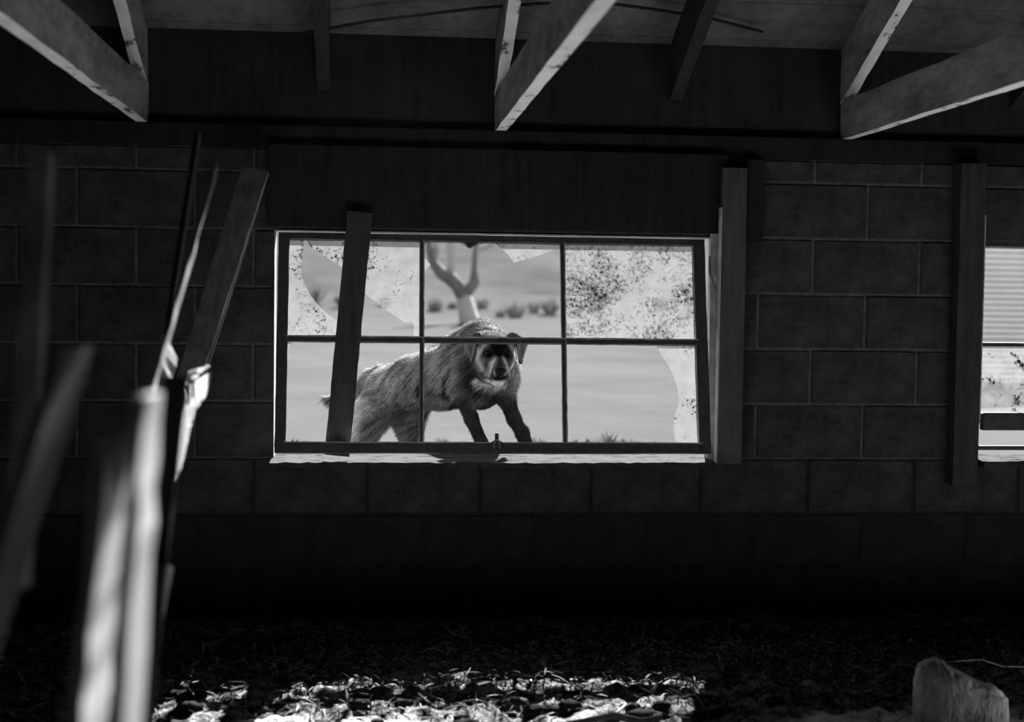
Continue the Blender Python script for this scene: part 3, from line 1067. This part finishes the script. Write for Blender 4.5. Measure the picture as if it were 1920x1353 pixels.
def dog_tone(P):
    fl = np.array((-0.62, 0.45, -0.65)); fl /= np.linalg.norm(fl)
    al = P @ fl
    ac = P - al[:, None] * fl
    streak = smooth_noise(np.concatenate([ac * 1.0 + 0.14 * al[:, None] * fl], 1), 150, 2)
    t = 0.21 * (1 + 0.9 * smooth_noise(P, 22, 1) + 1.6 * streak)
    # spine darkened in the coat to offset the sun, dark forelegs, paler haunch
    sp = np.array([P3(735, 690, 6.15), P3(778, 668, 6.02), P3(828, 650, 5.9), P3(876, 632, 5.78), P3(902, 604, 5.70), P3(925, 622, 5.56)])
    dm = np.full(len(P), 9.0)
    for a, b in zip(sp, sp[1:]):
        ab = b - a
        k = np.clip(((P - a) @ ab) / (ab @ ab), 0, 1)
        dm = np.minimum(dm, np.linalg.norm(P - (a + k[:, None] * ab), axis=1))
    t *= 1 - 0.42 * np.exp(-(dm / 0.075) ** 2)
    t += 0.10 * gauss(P, P3(715, 715, 6.05), (0.07, 0.15, 0.06)) * (1 + streak * 2)
    t += 0.35 * gauss(P, P3(666, 795, 6.05), (0.025, 0.12, 0.10))  # backlit rim of the hind leg painted into the coat
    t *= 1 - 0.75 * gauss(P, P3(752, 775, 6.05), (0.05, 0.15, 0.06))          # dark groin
    legs = 1 / (1 + np.exp((P[:, 2] - at(900, 742, 5.6).z) / 0.012)) * (P[:, 1] < 5.85) * (P[:, 0] > at(848, 750, 5.7).x)
    t = t * (1 - legs) + 0.036 * legs * (1 + 0.8 * smooth_noise(P, 60, 9))
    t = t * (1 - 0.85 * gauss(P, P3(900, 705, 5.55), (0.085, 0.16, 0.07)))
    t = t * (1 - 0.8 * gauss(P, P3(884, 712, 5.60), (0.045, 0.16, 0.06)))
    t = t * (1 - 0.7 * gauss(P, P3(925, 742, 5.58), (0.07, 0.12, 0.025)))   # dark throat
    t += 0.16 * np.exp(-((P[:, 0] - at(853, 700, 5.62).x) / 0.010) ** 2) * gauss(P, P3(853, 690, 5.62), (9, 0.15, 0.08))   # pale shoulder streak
    t += 0.20 * gauss(P, P3(898, 752, 5.58), (0.03, 0.07, 0.03)) * (1 + 3 * streak)
    d = P - np.array(HC)
    X_, Z_ = 928 + d[:, 0] / KP, 656 - d[:, 2] / KP
    blob = lambda cx, cy, rx, ry: np.exp(-((X_ - cx) / rx) ** 2 - ((Z_ - cy) / ry) ** 2)

    def line(pts, wd):
        m_ = np.full(len(P), 1e3)
        for (x0, y0), (x1, y1) in zip(pts, pts[1:]):
            ex, ey = x1 - x0, y1 - y0
            k = np.clip(((X_ - x0) * ex + (Z_ - y0) * ey) / (ex * ex + ey * ey), 0, 1)
            m_ = np.minimum(m_, np.hypot(X_ - x0 - k * ex, Z_ - y0 - k * ey))
        return np.exp(-(m_ / wd) ** 2)

    front = (d[:, 1] < 0.045)
    ruff = front * 0 + (d[:, 1] < 0.16) * (d[:, 2] < -0.10)
    t += 0.75 * line([(893, 716), (905, 724), (928, 728), (950, 725)], 4.0) * ruff
    head = (X_ > 860) & (X_ < 1000) & front & (Z_ < 722) & (Z_ > 600) & ~((X_ < 884) & (Z_ > 686)) & ~((X_ > 966) & (Z_ > 688))
    hv = np.full(len(P), 0.10)
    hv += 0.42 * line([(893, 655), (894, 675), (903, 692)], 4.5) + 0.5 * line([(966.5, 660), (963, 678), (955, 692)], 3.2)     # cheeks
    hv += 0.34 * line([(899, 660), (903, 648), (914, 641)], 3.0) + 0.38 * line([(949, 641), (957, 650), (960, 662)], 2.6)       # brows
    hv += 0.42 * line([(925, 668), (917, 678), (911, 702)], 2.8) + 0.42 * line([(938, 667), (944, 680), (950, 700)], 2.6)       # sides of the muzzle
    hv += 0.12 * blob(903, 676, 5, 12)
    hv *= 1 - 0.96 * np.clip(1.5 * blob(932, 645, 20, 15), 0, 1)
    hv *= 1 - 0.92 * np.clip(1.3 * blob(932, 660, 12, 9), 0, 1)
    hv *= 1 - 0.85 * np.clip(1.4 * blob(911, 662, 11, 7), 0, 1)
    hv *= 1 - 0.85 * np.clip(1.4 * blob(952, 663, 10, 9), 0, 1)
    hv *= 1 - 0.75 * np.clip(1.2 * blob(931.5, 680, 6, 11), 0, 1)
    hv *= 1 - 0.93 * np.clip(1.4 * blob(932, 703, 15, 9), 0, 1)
    hv += 0.32 * (line([(923, 688), (920.5, 694), (923, 700)], 1.8) + line([(940, 688), (943, 694), (941, 699)], 1.8))
    hv += 0.85 * np.clip(1.6 * blob(930, 716, 15, 5.5), 0, 1)
    earm = (X_ < 893.5 - (Z_ - 645) * 0.2) | (X_ > 966 + (Z_ - 645) * 0.12)
    ev = 0.12 + 0.16 * line([(890, 645), (884, 668)], 2.5) + 0.14 * line([(972, 645), (974, 672)], 2.5) + 0.10 * line([(869, 645), (880, 674)], 2) + 0.12 * line([(990, 645), (979, 674)], 2)
    hv = np.where(earm & (Z_ > 634), ev, hv)
    hv *= 1 - 0.93 * (line([(893, 646), (890.5, 662), (885, 680)], 1.8) + line([(966.5, 646), (969, 668), (975, 683)], 1.7)).clip(0, 1)  # shadow along the inner ear edges painted into the coat
    hv = np.where(Z_ < 632, 0.075 * (1 + 0.9 * smooth_noise(P, 90, 8)), hv)  # crown toned down in the coat to offset the sun
    t = np.where(head, hv * (1 + 0.25 * smooth_noise(P, 130, 5)), t)
    return np.clip(t, 0.006, 0.85)


def m_fur(name, gain, strand=False):
    t = NT(name)
    at_ = t.n('ShaderNodeAttribute', attribute_name='tone')
    c = at_.outputs['Fac']
    if strand:
        ge = t.n('ShaderNodeNewGeometry')
        c = t.math('MULTIPLY', c, t.ramp(ge.outputs['Random Per Island'], [(0, 0.45 * gain), (1, 1.6 * gain)]))
        return t.done(t.bsdf(c, 0.9, None, 0, 0, 0.0))
    v = t.coord((1, 1, 0.35))
    f = t.noise(v, 90, 4, 0.7)
    c = t.math('MULTIPLY', c, t.ramp(f, [(0.3, 0.55 * gain), (0.7, 1.35 * gain)]))
    return t.done(t.bsdf(c, 0.9, f, 0.5, 0.006, 0.0))


M['fur'] = m_fur('dog_fur', 1.0)
M['fur_strand'] = m_fur('dog_hair_strands', 1.0, True)
t_ = NT('wet_black')
M['wet_black'] = t_.done(t_.bsdf(0.006, 0.3, None, 0, 0, 0.15))


def np_mesh(name, V, Q, mat, parent, tone=None, smooth=True):
    me_ = bpy.data.meshes.new(name)
    me_.from_pydata(V.tolist(), [], Q.tolist())
    me_.update()
    if smooth: me_.polygons.foreach_set('use_smooth', [True] * len(me_.polygons))
    if tone is not None:
        a = me_.attributes.new('tone', 'FLOAT', 'POINT')
        a.data.foreach_set('value', tone.astype(np.float32))
    return link(name, me_, mat, parent)


dog = empty('dog', (HC.x, HC.y + 0.2, GZ))
tag(dog, 'shaggy dark dog standing outside the big window, looking in', 'dog')
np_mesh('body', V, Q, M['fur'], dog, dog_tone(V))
# hair strands over the skin
me_b = bpy.data.objects['body'].data
NV = np.zeros(len(me_b.vertices) * 3, np.float32)
me_b.vertices.foreach_get('normal', NV)
NV = NV.reshape(-1, 3)
r_ = np.random.default_rng(11)
pick = r_.integers(0, len(V), 52000)
Pp, Nn = V[pick] + r_.normal(0, 0.002, (len(pick), 3)), NV[pick]
headm = (np.abs(Pp[:, 0] - HC.x) < 0.14) & (Pp[:, 1] < HC.y + 0.05) & (Pp[:, 2] > HC.z - 0.14)
keep = ~(headm & ((r_.random(len(pick)) < 0.5) | (Pp[:, 1] < HC.y + 0.0))) & (Pp[:, 2] > GZ + 0.08)
Pp, Nn, headm = Pp[keep], Nn[keep], headm[keep]
flow = np.tile(np.array((-0.62, 0.45, -0.65)), (len(Pp), 1))
flow[headm] = (0, 0.6, -0.2)
flow += r_.normal(0, 0.22, flow.shape)
flow -= (flow * Nn).sum(1, keepdims=True) * Nn
flow /= np.linalg.norm(flow, axis=1, keepdims=True) + 1e-9
ln = r_.uniform(0.012, 0.028, (len(Pp), 1))
ln[headm] *= 0.5
legm = (Pp[:, 2] < at(900, 752, 5.6).z) & (Pp[:, 1] < 5.75)
ln[legm] *= 0.25
under = (Nn[:, 2] < -0.4) & ~headm
ln[under] *= 1.5
hind = (Pp[:, 1] > 6.0)
ln[hind] *= 1.2
side = np.cross(flow, Nn)
wv = 0.0009
tip = Pp + flow * ln + Nn * ln * 0.28
A = Pp - Nn * 0.002 - side * wv
B = Pp - Nn * 0.002 + side * wv
Mi = Pp + flow * ln * 0.5 + Nn * ln * 0.22
VV = np.stack([A, B, Mi + side * wv * .8, Mi - side * wv * .8, tip], 1).reshape(-1, 3)
b0 = np.arange(len(Pp)) * 5
me_f = bpy.data.meshes.new('fur')
me_f.from_pydata(VV.tolist(), [], [f for i in b0.tolist() for f in ((i, i + 1, i + 2, i + 3), (i + 3, i + 2, i + 4))])
a_ = me_f.attributes.new('tone', 'FLOAT', 'POINT')
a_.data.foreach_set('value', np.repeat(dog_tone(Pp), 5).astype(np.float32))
fo = link('fur', me_f, M['fur_strand'], dog)
fo['kind'] = 'stuff'
for e in EYES:
    b = bmesh.new()
    bmesh.ops.create_uvsphere(b, u_segments=16, v_segments=10, radius=0.0115)
    bmesh.ops.translate(b, vec=(e[0], e[1] + 0.001, e[2]), verts=b.verts)
    from_bm('eye', b, M['wet_black'], dog, True)
# nose with nostrils
FN = Field(hp(-0.04, -0.215, -0.12), hp(0.055, -0.13, -0.03), 0.0022)
FN.ell(hp(0.008, -0.165, -0.070), (0.023, 0.016, 0.016), 0.005)
FN.ell(hp(0.008, -0.165, -0.084), (0.013, 0.014, 0.012), 0.008)
for s_ in (-1, 1): FN.ell(hp(0.008 + s_ * 0.011, -0.182, -0.073), (0.0055, 0.008, 0.0045), 0.003, None, True)
VN, QN = FN.mesh()
np_mesh('nose', VN, QN, M['wet_black'], dog)

# ------------------------------------------------------------------ planks leaning at the side of the room
def leaning(label, a, b, wid, thk, mat, side=(1, 0, 0), cat='plank', seed=0, w1=None, segs=12, rough=0.002, group=None, name='leaning_plank'):
    return tag(plank(name, at(*a), at(*b), wid, thk, side, M[mat], None, rough, segs, seed, w1), label, cat, group)


# two worn studs near the camera, broad side towards the middle of the room
leaning('pale worn stud leaning next to the gnarled board', (226, 1500, 1.30), (277, 742, 1.30), 0.125, 0.012, 'pale_wood', (0, 1, 0), 'stud', 1, 0.10, name='leaning_stud')
leaning('wide pale stud leaning in the gloom behind its slimmer neighbour', (150, 1500, 1.34), (222, 805, 1.34), 0.15, 0.012, 'pale_wood', (0, 1, 0), 'stud', 2, 0.14, name='leaning_stud')
# far-left pole and short slanting board, out of focus
leaning('dim round-edged pole leaning at the dark side of the shed', (30, 1100, 1.62), (82, 290, 1.78), 0.024, 0.03, 'joist_side', (1, 0, 0), 'pole', 4, name='leaning_pole')
leaning('short broad board slanting in the dark beside the pole', (-450, 2590, 1.50), (140, 650, 1.52), 0.16, 0.012, 'board_wood', (0.03, 1, 0.1), 'board', 5, name='slanting_board')
# dark board edge and the slim pole with a bright edge
leaning('slim pole with a bright edge leaning over the studs', (284, 735, 2.50), (407, 310, 2.95), 0.03, 0.006, 'pale_wood', (0, 1, 0), 'pole', 6, 0.02, name='slim_pole')
leaning('dark timber leaning beside the slim bright pole', (175, 1535, 3.18), (372, 250, 3.60), 0.012, 0.05, 'dark_wood', (1, 0, 0), 'timber', 7, name='leaning_timber')
leaning('narrow black board leaning in front of the gnarled board', (199, 1960, 2.18), (332, 705, 2.18), 0.030, 0.02, 'dark_wood', (1, 0, 0), 'board', 8, name='black_board')
leaning('black upright board foot beside the straw', (262, 1480, 2.12), (293, 1060, 2.14), 0.028, 0.02, 'dark_wood', (1, 0, 0), 'board', 9, name='black_board')
# broad dim plank reaching up to the wall
leaning('broad dim plank leaning up against the block wall', (196, 1235, 4.30), (480, 318, 4.88), 0.085, 0.022, 'plank_wood', (1, 0, 0.27), 'plank', 10, 0.090)
leaning('thin lath along the edge of the broad dim plank', (240, 1128, 4.22), (502, 325, 4.84), 0.004, 0.010, 'grey_wood', (1, 0, 0.27), 'lath', 11, segs=20, name='thin_lath')
# small lit offcut wedged behind the pole
leaning('small pale offcut wedged beside the slim pole', (309, 702, 3.03), (318, 650, 3.05), 0.18, 0.012, 'pale_wood', (0.02, 1, 0), 'offcut', 12, 0.16, 3, name='wood_offcut')
leaning('pale board end poking out low behind the gnarled board', (233, 1596, 2.98), (297, 1040, 2.98), 0.013, 0.02, 'pale_wood', (1, 0, 0), 'offcut', 13, 0.017, 6, name='wood_offcut')

# gnarled weathered board with a broad notched head
gb = empty('gnarled_board', at(285, 1110, 2.75))
tag(gb, 'gnarled weathered board with a split broad head and notched top', 'board')
left = [(277, 1090), (283, 1040), (293, 960), (303, 890), (312, 848), (322, 806), (332, 794), (341, 770), (345, 748), (338, 734)]
right = [(284, 1090), (297, 1030), (312, 965), (330, 905), (345, 858), (358, 800), (366, 772), (376, 755), (387, 741), (398, 694)]
b = bmesh.new()
rg = random.Random(3)
fr, bkv = [], []
N_ = 46
for i in range(N_ + 1):
    t = i / N_ * (len(left) - 1)
    k = min(int(t), len(left) - 2); q = t - k
    l = [left[k][j] + (left[k + 1][j] - left[k][j]) * q for j in (0, 1)]
    r = [right[k][j] + (right[k + 1][j] - right[k][j]) * q for j in (0, 1)]
    yy = 2.45 + 0.50 * i / N_
    rowf, rowb = [], []
    for c in range(9):
        s_ = c / 8
        x, y = l[0] + (r[0] - l[0]) * s_, l[1] + (r[1] - l[1]) * s_
        j = rg.uniform(-0.7, 0.7) if c in (0, 8) else 0
        dpt = 0.004 * math.sin(c * 2.3 + i * 0.15) + rg.uniform(-0.0015, 0.0015) + 0.018 * (1 - s_) 
        rowf.append(b.verts.new(at(x + j, y, yy + 0.02 - dpt + 6.0 * (r[0] - l[0]) * yy / FPX * (s_ - 0.5))))
        rowb.append(b.verts.new(at(x + j, y, yy + 0.045 + 6.0 * (r[0] - l[0]) * yy / FPX * (s_ - 0.5))))
    fr.append(rowf); bkv.append(rowb)
for i in range(N_):
    for c in range(8):
        b.faces.new((fr[i][c], fr[i][c + 1], fr[i + 1][c + 1], fr[i + 1][c]))
        b.faces.new((bkv[i][c + 1], bkv[i][c], bkv[i + 1][c], bkv[i + 1][c + 1]))
    for c in (0, 8):
        b.faces.new((fr[i][c], fr[i + 1][c], bkv[i + 1][c], bkv[i][c]))
for i in (0, N_):
    for c in range(8): b.faces.new((fr[i][c], fr[i][c + 1], bkv[i][c + 1], bkv[i][c]))
from_bm('plank_body', b, M['grey_wood'], gb)
plank('plank_foot', at(281, 1080, 2.46), (at(281, 1080, 2.46).x - 0.05, 1.70, 0.01), 0.10, 0.02, (0, 1, 0.8), M['dark_wood'], gb, 0.001, 6, 5)
for i, (x, y, sx_, sy_) in enumerate([(337, 721, 14, 9), (357, 709, 12, 7), (366, 697, 9, 7), (374, 693, 8, 3), (380, 689, 7, 2.5)]):
    c0 = at(x - sx_ / 2, y + sy_ * 0.25, 2.70 + 0.06 * i)
    c1 = at(x + sx_ / 2, y - sy_ * 0.25, 2.74 + 0.06 * i)
    plank('notch_tooth', c0, c1, sy_ * 2.95 / FPX, 0.02, (-0.3, 0, 1), M['grey_wood'], gb, 0.0004, 3, i)

# ------------------------------------------------------------------ floor things
# straw and chaff: past counting
rs2 = np.random.default_rng(21)
NS = 26000
SX = rs2.uniform(-1.1, 2.6, NS)
SYy = 4.97 - np.abs(rs2.normal(0, 0.42, NS)) - 0.15
L_ = rs2.gamma(2.0, 0.007, NS) + 0.004
AN = rs2.uniform(0, 6.283, NS)
TI = rs2.normal(0, 0.35, NS)
WD = rs2.uniform(0.0008, 0.0036, NS)
sv_, sf_ = [], []
for i in range(NS):
    x, y = SX[i], SYy[i]
    z = floor_z(x, y) + rs2.uniform(0.002, 0.018)
    d = Vector((math.cos(AN[i]) * math.cos(TI[i]), math.sin(AN[i]) * math.cos(TI[i]), math.sin(TI[i]))) * L_[i]
    s = Vector((-math.sin(AN[i]), math.cos(AN[i]), rs2.normal(0, 0.4))) * WD[i]
    c = Vector((x, y, max(z, floor_z(x, y) + abs(d.z) * 0.6)))
    k = len(sv_)
    mdl = c + Vector((0, 0, L_[i] * 0.12))
    sv_ += [tuple(c - d - s * .5), tuple(c - d + s * .5), tuple(mdl + s), tuple(mdl - s), tuple(c + d + s * .4), tuple(c + d - s * .4)]
    sf_ += [(k, k + 1, k + 2, k + 3), (k + 3, k + 2, k + 4, k + 5)]
me = bpy.data.meshes.new('straw_litter')
me.from_pydata(sv_, [], sf_)
tag(link('straw_litter', me, M['straw']), 'bright straw and chaff strewn on the floor along the wall', 'straw', None, 'stuff')


def floor_pt(px, py, lift=0.0):
    d = fw + rt * ((px - 960) / FPX) - up * ((py - 676.5) / FPX)
    t = (H - 0.02) / -d.z
    p = CAM + d * t
    return Vector((p.x, p.y, floor_z(p.x, p.y) + lift))


# fallen stick with a broken twig
st = empty('fallen_stick', floor_pt(1150, 1345))
tag(st, 'dark fallen stick with a pale broken twig lying in the straw', 'stick')
b = bmesh.new()
tube(b, [floor_pt(990, 1356, .015), floor_pt(1080, 1349, .018), floor_pt(1150, 1342, .022), floor_pt(1200, 1338, .018), floor_pt(1240, 1333, .016)], [0.007, 0.009, 0.011, 0.010, 0.011], 8)
from_bm('stick_body', b, M['clod'], st, True)
b = bmesh.new()
tube(b, [floor_pt(1152, 1341, .025), floor_pt(1160, 1333, .035), floor_pt(1174, 1327, .045)], [0.005, 0.004, 0.003], 6)
from_bm('twig', b, M['pale_wood'], st, True)

# clods and dung lumps in the straw
rc = random.Random(31)
for i in range(26):
    px, py = rc.uniform(330, 1600), rc.uniform(1290, 1350)
    p = floor_pt(px, py)
    if p.y > WY - 0.08: continue
    b = bmesh.new()
    bmesh.ops.create_icosphere(b, subdivisions=2, radius=1)
    sx_ = rc.uniform(0.012, 0.028)
    for v in b.verts:
        n = 1 + 0.25 * math.sin(5 * v.co.x + i) * math.cos(4 * v.co.y + 2 * i) + rc.uniform(-0.08, 0.08)
        v.co = Vector((v.co.x * sx_ * 1.5, v.co.y * sx_, v.co.z * sx_ * 0.7)) * n
    bmesh.ops.translate(b, vec=(p.x, p.y, p.z + sx_ * 0.45), verts=b.verts)
    tag(from_bm('earth_clod', b, M['clod'], None, True), 'small dark clod of earth lying among the straw', 'clod', 'clods in the straw')

# rough stone block in the corner
SBY = 3.55
prof = [(1712, 1400), (1711, 1300), (1713, 1275), (1718, 1250), (1732, 1240), (1750, 1236), (1768, 1241), (1774, 1250), (1800, 1262), (1840, 1283), (1866, 1290), (1880, 1300), (1893, 1315), (1897, 1400)]
b = bmesh.new()
rk = random.Random(8)
ctr = Vector()
P0 = [at(x, y, SBY) for x, y in prof]
for p in P0:
    if p.z < 0.0: p.z = -0.015
for p in P0: ctr += p / len(P0)
layers = []
for li in range(9):
    q = li / 8
    ins = 1.0 - 0.10 * (1 - math.sin(math.pi * min(max(q * 0.9 + 0.08, 0), 1)) ** 0.5) if 0 < li < 8 else 0.90
    ring = []
    n = len(P0)
    for i in range(n * 3):
        a, c = P0[(i // 3) % n], P0[(i // 3 + 1) % n]
        p = a.lerp(c, (i % 3) / 3)
        p = ctr + (p - ctr) * ins
        p = p + Vector((rk.uniform(-.002, .002) + 0.085 * q, q * 0.20 + rk.uniform(-.004, .004), rk.uniform(-.002, .002) - 0.045 * q))
        ring.append(b.verts.new(p))
    layers.append(ring)
for li in range(8):
    n = len(layers[0])
    for i in range(n):
        b.faces.new((layers[li][i], layers[li][(i + 1) % n], layers[li + 1][(i + 1) % n], layers[li + 1][i]))
for ring, s_ in ((layers[0], -1), (layers[-1], 1)):
    cv = b.verts.new(sum((v.co for v in ring), Vector()) / len(ring) + Vector((0, s_ * 0.012, 0)))
    for i in range(len(ring)): b.faces.new((ring[i], ring[(i + 1) % len(ring)], cv))
tag(from_bm('stone_block', b, M['stone'], None, True), 'rough broken stone block on the floor by the straw', 'stone')
b = bmesh.new()
tube(b, [at(1770, 1241, 3.86), at(1810, 1238, 3.88), at(1842, 1236, 3.9), at(1880, 1249, 3.92), at(1990, 1251, 3.95), at(2060, 1320, 3.95)], 0.0018, 6)
tag(from_bm('loose_wire', b, M['steel_worn'], None, True), 'thin loose wire trailing above the stone block', 'wire')

# cable slung under the roof boards
b = bmesh.new()
tube(b, [at(560, 64, 4.92), at(700, 38, 4.86), at(900, 15, 4.80), at(1010, 7, 4.78), at(1130, 5, 4.78), at(1220, 17, 4.80), at(1330, 34, 4.85), at(1430, 60, 4.91)], 0.0055, 6)
tag(from_bm('slung_cable', b, M['rafter_dark'], None, True), 'dark cable slung beneath the roof boards over the window', 'cable')
